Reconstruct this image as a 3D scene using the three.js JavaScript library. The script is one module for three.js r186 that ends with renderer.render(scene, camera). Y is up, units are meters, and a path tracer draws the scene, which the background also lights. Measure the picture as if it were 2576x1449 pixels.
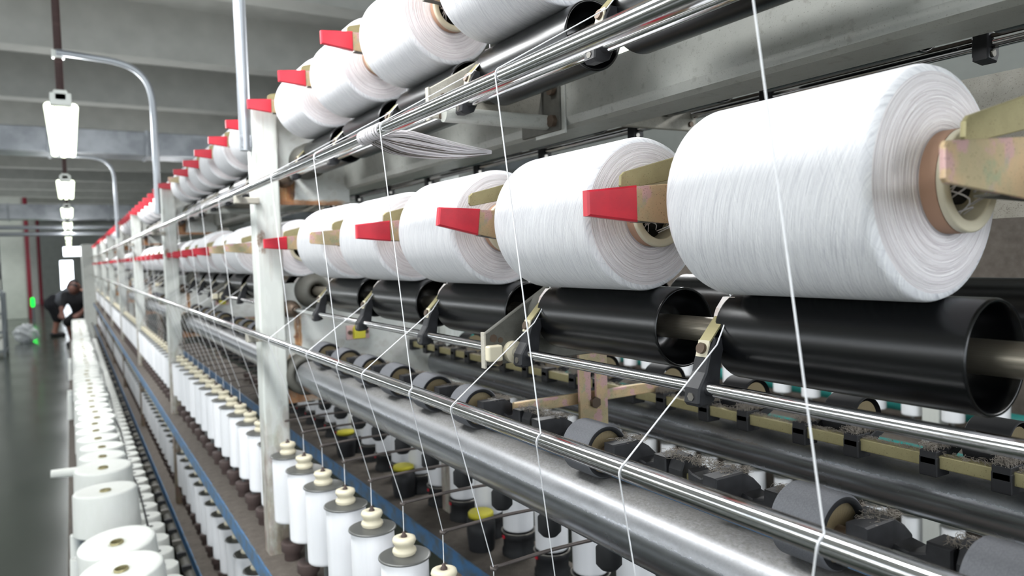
import * as THREE from 'three';
import { RoundedBoxGeometry } from 'three/addons/geometries/RoundedBoxGeometry.js';
import { MarchingCubes } from 'three/addons/objects/MarchingCubes.js';
import { mergeGeometries } from 'three/addons/utils/BufferGeometryUtils.js';
import { RectAreaLightUniformsLib } from 'three/addons/lights/RectAreaLightUniformsLib.js';

// ------------------------------------------------------------------ camera, sky, lights, exposure
const W = 2576, H = 1449, F = 1834;
const scene = new THREE.Scene();
const camera = new THREE.PerspectiveCamera(2 * Math.atan(H / 2 / F) * 180 / Math.PI, W / H, 0.01, 200);
camera.position.set(0, 0, 0);                       // the eye is the origin; the hall's floor lies 1.5 m below it
camera.quaternion.setFromRotationMatrix(new THREE.Matrix4().set(
  0.8547955, 0.04871208, -0.51667378, 0, -0.02873527, 0.99850031, 0.04659855, 0, 0.51816884, -0.02498547, 0.85491332, 0, 0, 0, 0, 1));
camera.focus = 0.5;
camera.userData.fStop = 11;
scene.background = new THREE.Color(0.86, 0.93, 1.0);  // overcast daylight beyond the windows
scene.backgroundIntensity = 5.0;
const renderer = new THREE.WebGLRenderer({ antialias: true });
renderer.toneMapping = THREE.LinearToneMapping;
renderer.toneMappingExposure = 0.97;
renderer.shadowMap.enabled = true;
RectAreaLightUniformsLib.init();
const LAMP_POWER = 34;                               // each batten's RectAreaLight

// ------------------------------------------------------------------ helpers
const FLOOR = -1.5, XM = 0.4625, P = 0.2, S = 1.4, DY = 0.226, ZP0 = -1.29, ZEND = -12.3;
let seed = 7;
const rnd = () => { seed = (seed * 1664525 + 1013904223) >>> 0; return seed / 4294967296; };
const rr = (a, b) => a + (b - a) * rnd();
const used = {};
const numbered = n => { const k = used[n] = (used[n] ?? -1) + 1; return k ? `${n}_${String(k).padStart(3, '0')}` : n; };
const clean = g => { const q = g.index ? g.toNonIndexed() : g; for (const k of Object.keys(q.attributes)) if (!['position', 'normal', 'uv'].includes(k)) q.deleteAttribute(k); return q; };
const join = gs => Array.isArray(gs) ? (gs.length === 1 ? gs[0] : mergeGeometries(gs.map(clean))) : gs;
function mesh(name, geos, mat, parent, label) {
  const m = new THREE.Mesh(join(geos), mat); m.castShadow = m.receiveShadow = true;
  m.name = parent ? name : numbered(name);
  if (parent) { const c = parent.userData.names ??= {}; const k = c[name] = (c[name] ?? -1) + 1; if (k) m.name = `${name}_${String(k).padStart(3, '0')}`; }
  (parent || scene).add(m); if (label) m.userData.label = label; return m;
}
function tag(o, label, category, group) { o.userData.label = label; o.userData.category = category; if (group) o.userData.group = group; return o; }
function thing(name, label, category, pos = [0, 0, 0], group) {
  const g = new THREE.Group(); g.name = numbered(name); g.position.set(...pos); scene.add(g); return tag(g, label, category, group);
}
function copyOf(src, name, label, pos, group) {
  const c = src.clone(); c.name = numbered(name); c.position.set(...pos); scene.add(c);
  c.userData = { ...src.userData, label }; delete c.userData.names; if (group) c.userData.group = group; return c;
}
function struct(name, geos, mat) { const m = mesh(name, geos, mat); m.userData.kind = 'structure'; return m; }
const T = (g, x, y, z) => g.translate(x, y, z);
const box = (x0, x1, y0, y1, z0, z1, r = 0) => T(r ? new RoundedBoxGeometry(x1 - x0, y1 - y0, z1 - z0, 1, r) : new THREE.BoxGeometry(x1 - x0, y1 - y0, z1 - z0), (x0 + x1) / 2, (y0 + y1) / 2, (z0 + z1) / 2);
const cylZ = (x, y, r, z0, z1, n = 24, r2 = r) => T(new THREE.CylinderGeometry(r2, r, z1 - z0, n, 1).rotateX(Math.PI / 2), x, y, (z0 + z1) / 2);
const cylY = (x, z, r, y0, y1, n = 20, rt = r) => T(new THREE.CylinderGeometry(rt, r, y1 - y0, n, 1), x, (y0 + y1) / 2, z);
const cylX = (y, z, r, x0, x1, n = 16) => T(new THREE.CylinderGeometry(r, r, x1 - x0, n, 1).rotateZ(Math.PI / 2), (x0 + x1) / 2, y, z);
function rod(a, b, r, n = 8) {
  const A = new THREE.Vector3(...a), B = new THREE.Vector3(...b), d = B.clone().sub(A), L = d.length();
  const g = new THREE.CylinderGeometry(r, r, L, n, 1);
  g.applyQuaternion(new THREE.Quaternion().setFromUnitVectors(new THREE.Vector3(0, 1, 0), d.normalize()));
  return T(g, ...A.add(B).multiplyScalar(.5).toArray());
}
const tubeG = (pts, r, n = 24, k = 8) => new THREE.TubeGeometry(new THREE.CatmullRomCurve3(pts.map(p => new THREE.Vector3(...p)), false, 'centripetal'), n, r, k, false);
// lathe round the z axis: profile of [radius, z]
const latheZ = (pts, n = 40) => new THREE.LatheGeometry(pts.map(p => new THREE.Vector2(p[0], p[1])), n).rotateX(Math.PI / 2);
const latheY = (pts, n = 28) => new THREE.LatheGeometry(pts.map(p => new THREE.Vector2(p[0], p[1])), n);
function extr(pts, depth, bev = 0, holes = []) {   // polygon in x,y, extruded along z from 0 to depth
  const s = new THREE.Shape(pts.map(p => new THREE.Vector2(p[0], p[1])));
  for (const h of holes) s.holes.push(new THREE.Path(h.map(p => new THREE.Vector2(p[0], p[1]))));
  const g = new THREE.ExtrudeGeometry(s, { depth: depth - 2 * bev, bevelEnabled: bev > 0, bevelThickness: bev, bevelSize: bev, bevelOffset: -bev, bevelSegments: 1, curveSegments: 10 });
  return T(g, 0, 0, bev);
}
const ring = (cx, cy, r, n = 16) => Array.from({ length: n }, (_, i) => [cx + r * Math.cos(i / n * 2 * Math.PI), cy + r * Math.sin(i / n * 2 * Math.PI)]);
function metreUV(g) {  // box-projected texture coordinates in metres
  g = g.index ? g.toNonIndexed() : g; g.computeVertexNormals(); const p = g.attributes.position, n = g.attributes.normal, uv = new Float32Array(p.count * 2);
  for (let i = 0; i < p.count; i++) {
    const ax = Math.abs(n.getX(i)), ay = Math.abs(n.getY(i)), az = Math.abs(n.getZ(i));
    let u, v; if (ax >= ay && ax >= az) { u = p.getZ(i); v = p.getY(i); } else if (ay >= az) { u = p.getZ(i); v = p.getX(i); } else { u = p.getX(i); v = p.getY(i); }
    uv[2 * i] = u; uv[2 * i + 1] = v;
  }
  g.setAttribute('uv', new THREE.BufferAttribute(uv, 2)); return g;
}

// ------------------------------------------------------------------ textures
function noise2(n, oct, s0, sd) {   // tileable fractal value noise, 0..1
  let q = sd * 9301 + 49297; const rn = () => { q = (q * 1664525 + 1013904223) >>> 0; return q / 4294967296; };
  const out = new Float32Array(n * n); let amp = 1, tot = 0, c = s0;
  for (let o = 0; o < oct; o++) {
    const g = new Float32Array(c * c).map(rn);
    for (let y = 0; y < n; y++) for (let x = 0; x < n; x++) {
      const fx = x / n * c, fy = y / n * c, x0 = fx | 0, y0 = fy | 0; let tx = fx - x0, ty = fy - y0; tx = tx * tx * (3 - 2 * tx); ty = ty * ty * (3 - 2 * ty);
      const x1 = (x0 + 1) % c, y1 = (y0 + 1) % c;
      out[y * n + x] += amp * ((g[y0 * c + x0] * (1 - tx) + g[y0 * c + x1] * tx) * (1 - ty) + (g[y1 * c + x0] * (1 - tx) + g[y1 * c + x1] * tx) * ty);
    }
    tot += amp; amp *= .55; c = Math.min(n, c * 2);
  }
  return out.map(v => v / tot);
}
function tex(n, m, fn, size, srgb = true) {   // fn(x, y) gives [r, g, b] in 0..1 as seen (sRGB) or one number
  const d = new Uint8Array(n * m * 4);
  for (let y = 0; y < m; y++) for (let x = 0; x < n; x++) {
    const c = fn(x, y), a = Array.isArray(c) ? c : [c, c, c];
    for (let k = 0; k < 3; k++) d[(y * n + x) * 4 + k] = Math.max(0, Math.min(255, a[k] * 255)); d[(y * n + x) * 4 + 3] = 255;
  }
  const t = new THREE.DataTexture(d, n, m); t.wrapS = t.wrapT = THREE.RepeatWrapping; t.magFilter = THREE.LinearFilter; t.minFilter = THREE.LinearMipmapLinearFilter; t.generateMipmaps = true;
  if (srgb) t.colorSpace = THREE.SRGBColorSpace; if (size) t.repeat.set(1 / size[0], 1 / size[1]); t.needsUpdate = true; return t;
}
function canvasTex(w, h, draw, srgb = true) {
  const c = document.createElement('canvas'); c.width = w; c.height = h; draw(c.getContext('2d'), w, h);
  const t = new THREE.CanvasTexture(c); t.wrapS = t.wrapT = THREE.RepeatWrapping; if (srgb) t.colorSpace = THREE.SRGBColorSpace; return t;
}
const mix = (a, b, t) => a.map((v, i) => v + (b[i] - v) * t), sm = (a, b, x) => { x = Math.max(0, Math.min(1, (x - a) / (b - a))); return x * x * (3 - 2 * x); };
const hex = h => [(h >> 16 & 255) / 255, (h >> 8 & 255) / 255, (h & 255) / 255];
const N1 = noise2(512, 6, 8, 1), N2 = noise2(512, 5, 16, 2), N3 = noise2(512, 3, 128, 3), N4 = noise2(512, 6, 4, 4);
const at = (N, x, y) => N[((y % 512) + 512) % 512 * 512 + ((x % 512) + 512) % 512];
const mat = o => new THREE.MeshStandardMaterial(o);
// yarn: crossing windings, mostly along the circumference
function yarnLines(g, w, h, base) {
  g.fillStyle = base; g.fillRect(0, 0, w, h); g.lineCap = 'round';
  for (let i = 0; i < 5200; i++) {
    const s = rnd() < .9 ? 1 : -1, L = rr(30, 190), x = rnd() * w, y = rnd() * h, a = s * rr(.16, .27), v = rnd();
    g.strokeStyle = v < .5 ? `rgba(255,255,255,${rr(.08, .4)})` : `rgba(130,130,140,${rr(.03, .15)})`; g.lineWidth = rr(.6, 1.7);
    for (const [ox, oy] of [[0, 0], [-w, 0], [0, -h], [-w, -h]]) { g.beginPath(); g.moveTo(x + ox, y + oy); g.lineTo(x + ox + L * Math.cos(a), y + oy + L * Math.sin(a)); g.stroke(); }
  }
}
const yarnMap = canvasTex(1024, 512, (g, w, h) => { seed = 11; yarnLines(g, w, h, '#e9e9ec'); });
const yarnBump = canvasTex(1024, 512, (g, w, h) => { seed = 11; yarnLines(g, w, h, '#808080'); }, false);
function faceLines(g, w, h, base) {
  g.fillStyle = base; g.fillRect(0, 0, w, h);
  for (let i = 0; i < 900; i++) {
    const L = rr(60, 420), x = rnd() * w, y = rnd() * h, dy = rr(-14, 14);
    g.strokeStyle = rnd() < .5 ? `rgba(255,252,252,${rr(.08, .5)})` : `rgba(128,116,120,${rr(.04, .22)})`; g.lineWidth = rr(.8, 3.4);
    for (const ox of [0, -w]) { g.beginPath(); g.moveTo(x + ox, y); g.bezierCurveTo(x + ox + L / 3, y, x + ox + L * .66, y + dy, x + ox + L, y + dy); g.stroke(); }
  }
}
const faceMap = canvasTex(1024, 256, (g, w, h) => { seed = 23; faceLines(g, w, h, '#e9e4e6'); });
const faceBump = canvasTex(1024, 256, (g, w, h) => { seed = 23; faceLines(g, w, h, '#808080'); }, false);
const M = {};
M.yarn = mat({ map: yarnMap, bumpMap: yarnBump, bumpScale: .0004, roughness: .82 });
M.face = mat({ map: faceMap, bumpMap: faceBump, bumpScale: .0008, roughness: .85 });
M.paper = mat({ color: 0xb08b74, roughness: .75 });
M.cream = mat({ color: 0xd2cab2, roughness: .45 });
M.darkHole = mat({ color: 0x17140f, roughness: .8 });
M.fluff = mat({ color: 0x8d867d, roughness: 1 });
M.lint = mat({ color: 0xd6d2d4, roughness: 1 });
M.thread = mat({ color: 0xf4f4f6, roughness: .6 });
M.red = mat({ map: tex(256, 256, (x, y) => mix(hex(0xd0293a), hex(0xb92738), at(N1, x * 2, y * 2)).map(v => v * (at(N3, x, y) > .86 ? .8 : 1)), [.05, .05]), roughness: .34 });
M.zinc = mat({ map: tex(512, 512, (x, y) => {
  const n = at(N4, x, y), k = at(N1, y, x); let c = mix(hex(0xb3a583), hex(0xc9ad88), sm(.35, .65, n)); c = mix(c, hex(0xcba2a6), sm(.5, .64, k) * .8); c = mix(c, hex(0x8fa386), sm(.6, .74, at(N4, y + 90, x + 40)) * .6);
  return mix(c, hex(0x4c4432), sm(.72, .86, at(N3, x, y)) * .75); }, [.09, .09]), metalness: .4, roughness: .42 });
M.zincPlain = mat({ map: tex(512, 512, (x, y) => mix(mix(hex(0xaaa27a), hex(0x938b66), at(N1, x, y)), hex(0x4e482f), sm(.74, .86, at(N3, x, y)) * .7), [.1, .1]), metalness: .5, roughness: .45 });
M.zincDark = mat({ color: 0x46443a, metalness: .4, roughness: .5 });
M.roller = mat({ color: 0x030406, roughness: .27 });
M.rollerIn = mat({ color: 0x0d0d0e, roughness: .6 });
M.shaft = mat({ map: tex(256, 256, (x, y) => mix(hex(0xa9a294), hex(0x7d766a), at(N1, x, y)), [.04, .04]), metalness: .85, roughness: .38 });
M.chrome = mat({ color: 0xdededf, metalness: 1, roughnessMap: tex(512, 512, (x, y) => { const d = sm(.62, .8, at(N2, x * 2, y)); return [0, .16 + .34 * d, 0]; }, [.08, .08], false), roughness: .55, map: tex(512, 512, (x, y) => mix([.9, .9, .9], hex(0x8a8480), sm(.66, .8, at(N3, x, y)) * .6 * sm(.5, .7, at(N1, x, y))), [.08, .08]) });
M.black = mat({ map: tex(256, 256, (x, y) => mix(hex(0x131417), hex(0x27272b), sm(.3, .8, at(N1, x, y)) * .7 + .3 * at(N3, x, y)), [.04, .04]), roughness: .55 });
M.rubber = mat({ map: tex(512, 512, (x, y) => mix(mix(hex(0x4c4e53), hex(0x68696d), at(N1, x, y)), hex(0x86858a), sm(.6, .85, at(N3, x, y)) * .8), [.06, .06]), roughness: .85 });
M.rubberEdge = mat({ color: 0x17181b, roughness: .6 });
M.hub = mat({ map: tex(256, 256, (x, y) => mix(hex(0x9b8c6d), hex(0x544a36), sm(.35, .7, at(N1, x, y) * .5 + at(N3, x, y) * .5)), [.03, .03]), metalness: .5, roughness: .5 });
M.ceramic = mat({ map: tex(128, 128, (x, y) => mix(hex(0xefe9e6), hex(0xd9c9bf), sm(.4, .75, at(N1, x, y))), [.02, .02]), roughness: .35 });
M.paint = mat({ map: tex(512, 512, (x, y) => mix(mix(hex(0xcdcfca), hex(0xc0c2bc), at(N1, x, y)), hex(0x8d8478), sm(.7, .86, at(N2, x, y)) * .5), [.3, .3]), roughness: .42 });
M.beam = mat({ map: tex(512, 512, (x, y) => mix(mix(hex(0xb4b6b0), hex(0xa6a8a2), at(N1, x, y)), hex(0x6f6a62), sm(.72, .86, at(N3, x, y)) * .55 + sm(.64, .8, at(N2, x, y)) * .25), [.12, .12]), roughness: .3 });
M.plate = mat({ map: tex(512, 512, (x, y) => mix(mix(hex(0x5b5a54), hex(0x474640), at(N1, x, y)), hex(0x8a8880), sm(.7, .85, at(N3, x, y)) * .5), [.05, .05]), roughness: .6 });
M.plateLight = mat({ map: tex(512, 512, (x, y) => mix(mix(hex(0xb9b5aa), hex(0x9c978b), at(N1, x, y)), hex(0x4d473c), sm(.68, .8, at(N3, x, y)) * .6), [.06, .06]), roughness: .6 });
M.bolt = mat({ map: tex(128, 128, (x, y) => mix(hex(0x4b3d33), hex(0x77695c), at(N1, x, y)), [.01, .01]), metalness: .6, roughness: .5 });
M.steelBolt = mat({ color: 0x8d8a84, metalness: .9, roughness: .35 });
M.dustBrown = mat({ map: tex(512, 512, (x, y) => mix(mix(hex(0x6b645d), hex(0x4d4640), at(N1, x, y)), hex(0x8d867e), sm(.6, .82, at(N3, x, y)) * .5), [.12, .12]), roughness: .95 });
M.blue = mat({ map: tex(512, 512, (x, y) => mix(hex(0x41719f), hex(0x4f5f6c), sm(.38, .68, at(N1, x, y))), [.2, .2]), roughness: .5 });
M.teal = mat({ color: 0x2f9a94, roughness: .5 });
M.brownPost = mat({ color: 0x5a4a42, roughness: .8 });
M.bolster = mat({ map: tex(128, 128, (x, y) => mix(hex(0x5b4a46), hex(0x3c3230), at(N1, x, y)), [.03, .03]), roughness: .7 });
M.spindle = mat({ color: 0x8d8f90, metalness: .9, roughness: .3 });
M.bobbinYarn = mat({ map: tex(256, 64, (x, y) => mix(hex(0xf3f3f6), hex(0xe3e4e7), sm(.35, .65, at(N4, x * 2, 3)) * .8 + .2 * at(N3, x, y))), roughness: .55 });  // vertical streaks of reflected light painted into the white yarn colour
M.flange = mat({ color: 0x5c5d5b, roughness: .38, metalness: .35 });
M.wire = mat({ color: 0x5d5653, metalness: .5, roughness: .5 });
M.yellow = mat({ color: 0xd3c93a, roughness: .5 });
M.pink = mat({ color: 0xe2c0bf, roughness: .6 });
M.cone = mat({ map: tex(256, 128, (x, y) => mix(hex(0xf2f3ef), hex(0xe6e8e1), .5 * at(N3, x, y) + .5 * at(N1, x, y))), roughness: .8 });
M.galv = mat({ map: tex(512, 512, (x, y) => mix(hex(0xb4b8bd), hex(0x8d9196), sm(.3, .7, at(N4, x, y))), [1.3, 1.3]), metalness: .6, roughness: .42 });
M.rust = mat({ map: tex(256, 256, (x, y) => mix(hex(0x5d3a34), hex(0x8a5f55), sm(.4, .7, at(N1, x, y))), [.06, .06]), roughness: .85 });
M.conduitDark = mat({ map: tex(256, 256, (x, y) => mix(hex(0x3c2826), hex(0x6b534f), sm(.55, .8, at(N2, x, y))), [.06, .06]), roughness: .7 });
M.glow = mat({ color: 0xffffff, emissive: 0xf4ffe0, emissiveIntensity: 2.6, roughness: .5 });
M.lampShell = mat({ color: 0xeef0ea, roughness: .5 });
M.concrete = mat({ map: tex(512, 512, (x, y) => mix(hex(0xb9bab5), hex(0xa3a49f), at(N1, x, y)), [1.4, 1.4]), roughness: .9 });
M.wallPaint = mat({ map: tex(512, 512, (x, y) => mix(hex(0xdcdfd8), hex(0xc8cbc4), at(N1, x, y)), [1.5, 1.5]), roughness: .7 });
M.wallRed = mat({ color: 0x8c1f33, roughness: .5 });
M.floor = mat({ map: tex(512, 512, (x, y) => mix(mix(hex(0x3f453e), hex(0x353b34), at(N4, x, y)), hex(0x626860), sm(.66, .8, at(N1, x, y)) * .4), [4, 4]), roughnessMap: tex(512, 512, (x, y) => [0, .14 + .2 * at(N4, x, y), 0], [2.7, 2.7], false), roughness: .85 });
M.greyMetal = mat({ color: 0x80868a, metalness: .5, roughness: .45 });
M.plastic = new THREE.MeshPhysicalMaterial({ color: 0xe9ecef, roughness: .35, transmission: .35, thickness: 0 });
// feed tube: polished steel with a grainy film of settled dust in broken patches along it; u runs round the tube, v along it
const tubeDust = (x, y) => { const a = x / 512, g = (at(N3, x, y) - .5) * .5 + (at(N1, x, y) - .5) * .5, b = sm(.05, .14, a) * (1 - sm(.33, .38, a + g * .06)), f = (1 - sm(.445, .455, a + g * .05)) * sm(.1, .2, a); return Math.max(0, Math.min(1, b * (.62 + g) + f * (.3 + .5 * g))); };
M.tube = mat({ metalness: 1, roughness: 1, map: tex(512, 512, (x, y) => { const d = tubeDust(x, y); return mix([.6, .61, .63], mix(hex(0x7f7e7d), hex(0x62615f), at(N3, y, x)), d).map(v => v * (at(N3, x + 77, y + 31) > .93 ? .6 : 1)); }), roughnessMap: tex(512, 512, (x, y) => { const d = tubeDust(x, y); return [0, .2 + .1 * at(N1, x, y) + .45 * d, 1 - .6 * d]; }, null, false) });
M.tube.metalnessMap = M.tube.roughnessMap;

const ords = ['first', 'second', 'third', 'fourth', 'fifth', 'sixth', 'seventh', 'eighth', 'ninth', 'tenth', 'eleventh', 'twelfth', 'thirteenth', 'fourteenth', 'fifteenth', 'sixteenth', 'seventeenth', 'eighteenth', 'nineteenth', 'twentieth'];
const tens = ['', '', 'twenty', 'thirty', 'forty', 'fifty', 'sixty', 'seventy', 'eighty', 'ninety'];
const ordn = i => i < 20 ? ords[i] : (i + 1) % 10 ? `${tens[(i + 1) / 10 | 0]}-${ords[(i + 1) % 10 - 1]}` : tens[(i + 1) / 10].replace('y', 'ieth');
const bay = z => { for (let k = 0; k < 8; k++) if (z > ZP0 - S * k) return k; return 8; };   // bay 0 lies before the first white post
const bayName = b => b === 0 ? 'before the nearest white post' : `past the ${b === 1 ? 'nearest' : ords[b - 1]} white post`;
// ------------------------------------------------------------------ the hall
const X0 = -6.6, X1 = 7.5, Z0 = 3.5, Z1 = -41;
struct('floor', metreUV(box(X0, X1, FLOOR - .2, FLOOR, Z1, Z0)), M.floor);
const ceiling = struct('ceiling', metreUV(box(X0, X1, 2.5, 2.7, Z1, Z0)), M.concrete);
{
  const rib = metreUV(extr([[-.13, 0], [.13, 0], [.18, .5], [-.18, .5]], X1 - X0, 0).rotateY(Math.PI / 2));
  for (const z of [1.2, -1.1, -3.6, -5.85, -8.05, -10.45, -12.8, -15.2, -17.6, -20, -22.4, -24.8, -27.2, -29.6, -32, -34.4, -36.8, -39.2]) { const m = mesh('rib', rib, M.concrete, ceiling); m.position.set(X0, 2.0, z); }
}
{ // left wall: unseen row of high windows, added to let in sky light
  const gs = [box(X0 - .2, X0, FLOOR, .95, Z1, Z0), box(X0 - .2, X0, 1.9, 2.5, Z1, Z0)];
  for (let z = Z0; z > Z1; z -= 3.4) gs.push(box(X0 - .2, X0, .95, 1.9, Math.max(Z1, z - .55), z));
  struct('wall_left', metreUV(join(gs)), M.wallPaint);
  const rail = box(-.03, .03, -.03, .03, -2.85, 0), post = box(-.025, .025, .95, 1.9, -.03, .03);
  let n = 1;
  for (let z = Z0 - .55; z - 2.85 > Z1; z -= 3.4) {
    const f = struct(`window_${n++}`, [rail.clone().translate(0, .98, 0), rail.clone().translate(0, 1.87, 0), post.clone().translate(0, 0, -.95), post.clone().translate(0, 0, -1.9)], M.greyMetal);
    f.position.set(X0 - .1, 0, z);
  }
}
struct('wall_right', metreUV(box(X1, X1 + .2, FLOOR, 2.5, Z1, Z0)), M.wallPaint);
struct('wall_back', metreUV(T(extr([[X0 - .2, FLOOR], [X1 + .2, FLOOR], [X1 + .2, 2.7], [X0 - .2, 2.7]], .2, 0, [[[-5.6, -.2], [-2.6, -.2], [-2.6, 1.5], [-5.6, 1.5]], [[-2.2, -.2], [.8, -.2], [.8, 1.5], [-2.2, 1.5]], [[1.2, -.2], [4.2, -.2], [4.2, 1.5], [1.2, 1.5]]]), 0, 0, Z0)), M.wallPaint);  // three openings added behind the camera to give front fill light
struct('wall_far', metreUV(T(extr([[X0, FLOOR], [X1, FLOOR], [X1, 2.5], [X0, 2.5]], .2, 0, [[[-.25, .5], [1.2, .5], [1.2, .95], [-.25, .95]], [[-.42, FLOOR + .4], [.12, FLOOR + .4], [.12, .3], [-.42, .3]]]), 0, 0, Z1 - .2)), M.wallPaint);
for (const [i, z] of [-16.5, -26, -35.5].entries()) {
  struct('column', metreUV(box(-1.72, -1.15, FLOOR, 2.5, z - .5, z, .01)), M.wallPaint);
  if (i) tag(mesh('drain_pipe', [cylY(-1.06, z + .02, .055, FLOOR, 2.5, 16), T(new THREE.TorusGeometry(.058, .012, 6, 16).rotateX(Math.PI / 2), -1.06, .2, z + .02)], M.wallRed),
    `dark red downpipe on the corner of the ${['', 'middle', 'farthest'][i]} white column`, 'pipe');
}
{ // services across the hall
  const duct = (z, y0, y1, l) => {
    const d = thing('air_duct', l, 'duct');
    for (let x = -3.8; x < 6.5; x += .92) { mesh('duct_section', metreUV(box(x, x + .9, y0, y1, z - .45, z, .01)), M.galv, d); mesh('flange', box(x + .895, x + .925, y0 - .015, y1 + .015, z - .46, z + .01), M.galv, d); }
  };
  duct(-9, 1.2, 1.46, 'galvanised rectangular air duct crossing the hall nearest the camera'); duct(-18.4, 1.02, 1.34, 'galvanised rectangular air duct crossing the hall farther off');
  for (const [y, l] of [[.6, 'upper'], [.5, 'lower']]) tag(mesh('water_pipe', cylX(y, -13, .03, -4.1, 1.05, 16), M.galv), `${l} of two grey pipes crossing the aisle side by side`, 'pipe');
}
// ------------------------------------------------------------------ lamps
function lamp(x, z, label, drop, sides = 'drlu') {
  const t = thing('batten_lamp', label, 'lamp', [x, .51, z]);
  mesh('spine', [box(-.02, .02, .012, .05, -1.2, 0, .006), box(-.03, .03, .0, .04, -.03, .0, .004), box(-.03, .03, .0, .04, -1.2, -1.17, .004)], M.lampShell, t);
  for (const s of [-1, 1]) mesh('lamp_tube', cylZ(s * .034, 0, .014, -1.17, -.03, 16), M.glow, t);
  mesh('lamp_tube', cylZ(0, -.006, .012, -1.17, -.03, 16), M.glow, t);
  for (const q of [-.02, -1.1]) mesh('hanger', cylY(0, q, .012, .05, drop, 10), M.conduitDark, t);
  mesh('hanger_bracket', box(-.018, .018, .15, .175, -.035, -.005, .003), M.lampShell, t);
  // bare tubes shine all round: one light below, one each side, one above, each just off the glowing tubes
  const light = (p, w, px, py, dx, dy) => { const l = new THREE.RectAreaLight(0xfbfcff, p, w, 1.14); l.position.set(px, py, -.6); t.add(l); l.name = 'lamp_light'; l.up.set(0, 0, 1); l.lookAt(new THREE.Vector3(x + px + dx, .51 + py + dy, z - .6)); };
  if (sides.includes('d')) light(LAMP_POWER, .09, 0, -.021, 0, -1);
  if (sides.includes('r')) light(LAMP_POWER, .04, .0505, -.004, 1, -.25);
  if (sides.includes('l')) light(LAMP_POWER, .04, -.0505, -.004, -1, -.25);
  if (sides.includes('u')) light(LAMP_POWER * .75, .09, 0, .056, 0, 1);
  return t;
}
{
  let i = 0;
  for (let z = 2.12; z > -34; z -= 2.42) lamp(0, z, z > 0 ? 'batten lamp over the aisle behind the camera' : z > -1 ? 'batten lamp hung high over the aisle above the nearest white post' : `glowing batten lamp over the aisle, ${ordn(i++)} in the row from the front`, 1.99);
  i = 0;
  for (let z = 1.27; z > -15; z -= 2.42) lamp(1.27, z, `batten lamp over the aisle behind the machine, ${ordn(i++)} from the near end`, .062, z > -6 ? 'dlu' : 'du');
  for (const [x, w] of [[-2.6, 'beyond the columns'], [-4.9, 'along the left wall']]) { i = 0; for (let z = 2; z > (x > -3 ? -32 : -15); z -= 2.42) lamp(x, z, `batten lamp ${w}, ${ordn(i++)} from the near end`, 1.99, 'dru'); }
}
{ // conduits from the lamp hangers down to the posts
  const bend = (z, l) => tag(mesh('conduit', tubeG([[-.005, .675, z], [.1, .668, z], [.16, .662, z], [.21, .645, z], [.245, .61, z], [.26, .56, z], [.263, .5, z], [.263, .17, z]], .0105, 50, 10), M.galv), l, 'conduit');
  bend(-2.72, 'grey bent conduit running from the nearest visible lamp hanger down to the second white post'); bend(-5.17, 'grey bent conduit from the second lamp hanger down to the machine');
  tag(mesh('conduit', [cylY(.2605, -1.278, .0098, .185, 2.0, 14), box(.252, .269, .19, .21, -1.285, -1.27)], M.galv), 'straight galvanised conduit rising to the ceiling beside the nearest white post', 'conduit');
  tag(mesh('cable_tray', [cylZ(1.27, .586, .013, -14, 2.5, 12)], M.rust), 'rusty brown pipe above the lamps behind the machine', 'pipe');
}

// ------------------------------------------------------------------ machine frame
const postZ = k => ZP0 - S * k;
const rustPanel = canvasTex(512, 1024, (g, w, h) => {
  seed = 5; g.fillStyle = '#c9cbc7'; g.fillRect(0, 0, w, h);
  for (let i = 0; i < 1600; i++) { g.fillStyle = `rgba(${rnd() < .5 ? '150,142,132' : '225,226,224'},${rr(.04, .16)})`; const r = rr(1, 14); g.beginPath(); g.ellipse(rnd() * w, rnd() * h, r, r * rr(.4, 2), rnd() * 3, 0, 7); g.fill(); }
  const run = (x, y0, y1, ww, dark) => { for (let i = 0; i < 260; i++) { const t = rnd(); g.fillStyle = rnd() < dark ? `rgba(58,32,22,${rr(.15, .4)})` : `rgba(${150 + 30 * rnd() | 0},${100 + 20 * rnd() | 0},60,${rr(.06, .22)})`; g.beginPath(); g.ellipse(x + rr(-1, 1) * ww * (1 - .4 * t), y0 + (y1 - y0) * t, rr(1, 7), rr(4, 26), 0, 0, 7); g.fill(); } };
  // x: 0 at the post side; y: 0 at the panel's top
  run(40, 190, 311, 13, .4); run(26, 210, 311, 26, .05); run(45, 670, 940, 10, .15); run(34, 840, 1000, 34, .08);
  for (let i = 0; i < 500; i++) { g.fillStyle = `rgba(168,112,70,${rr(.05, .2)})`; const x = Math.pow(rnd(), 1.5) * 200; g.beginPath(); g.ellipse(x, rnd() < .5 ? rr(960, 1000) : rr(296, 314), rr(3, 20), rr(2, 9), 0, 0, 7); g.fill(); }
  for (const [a, b] of [[0, 311], [581, 998]]) for (let i = 0; i < 120; i++) { g.fillStyle = `rgba(110,84,66,${rr(.05, .2)})`; g.beginPath(); g.ellipse(rnd() * w, b - rnd() * 10, rr(2, 14), rr(1, 4), 0, 0, 7); g.fill(); }
}); rustPanel.flipY = true;
M.panel = mat({ map: rustPanel, roughness: .5 });
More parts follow.
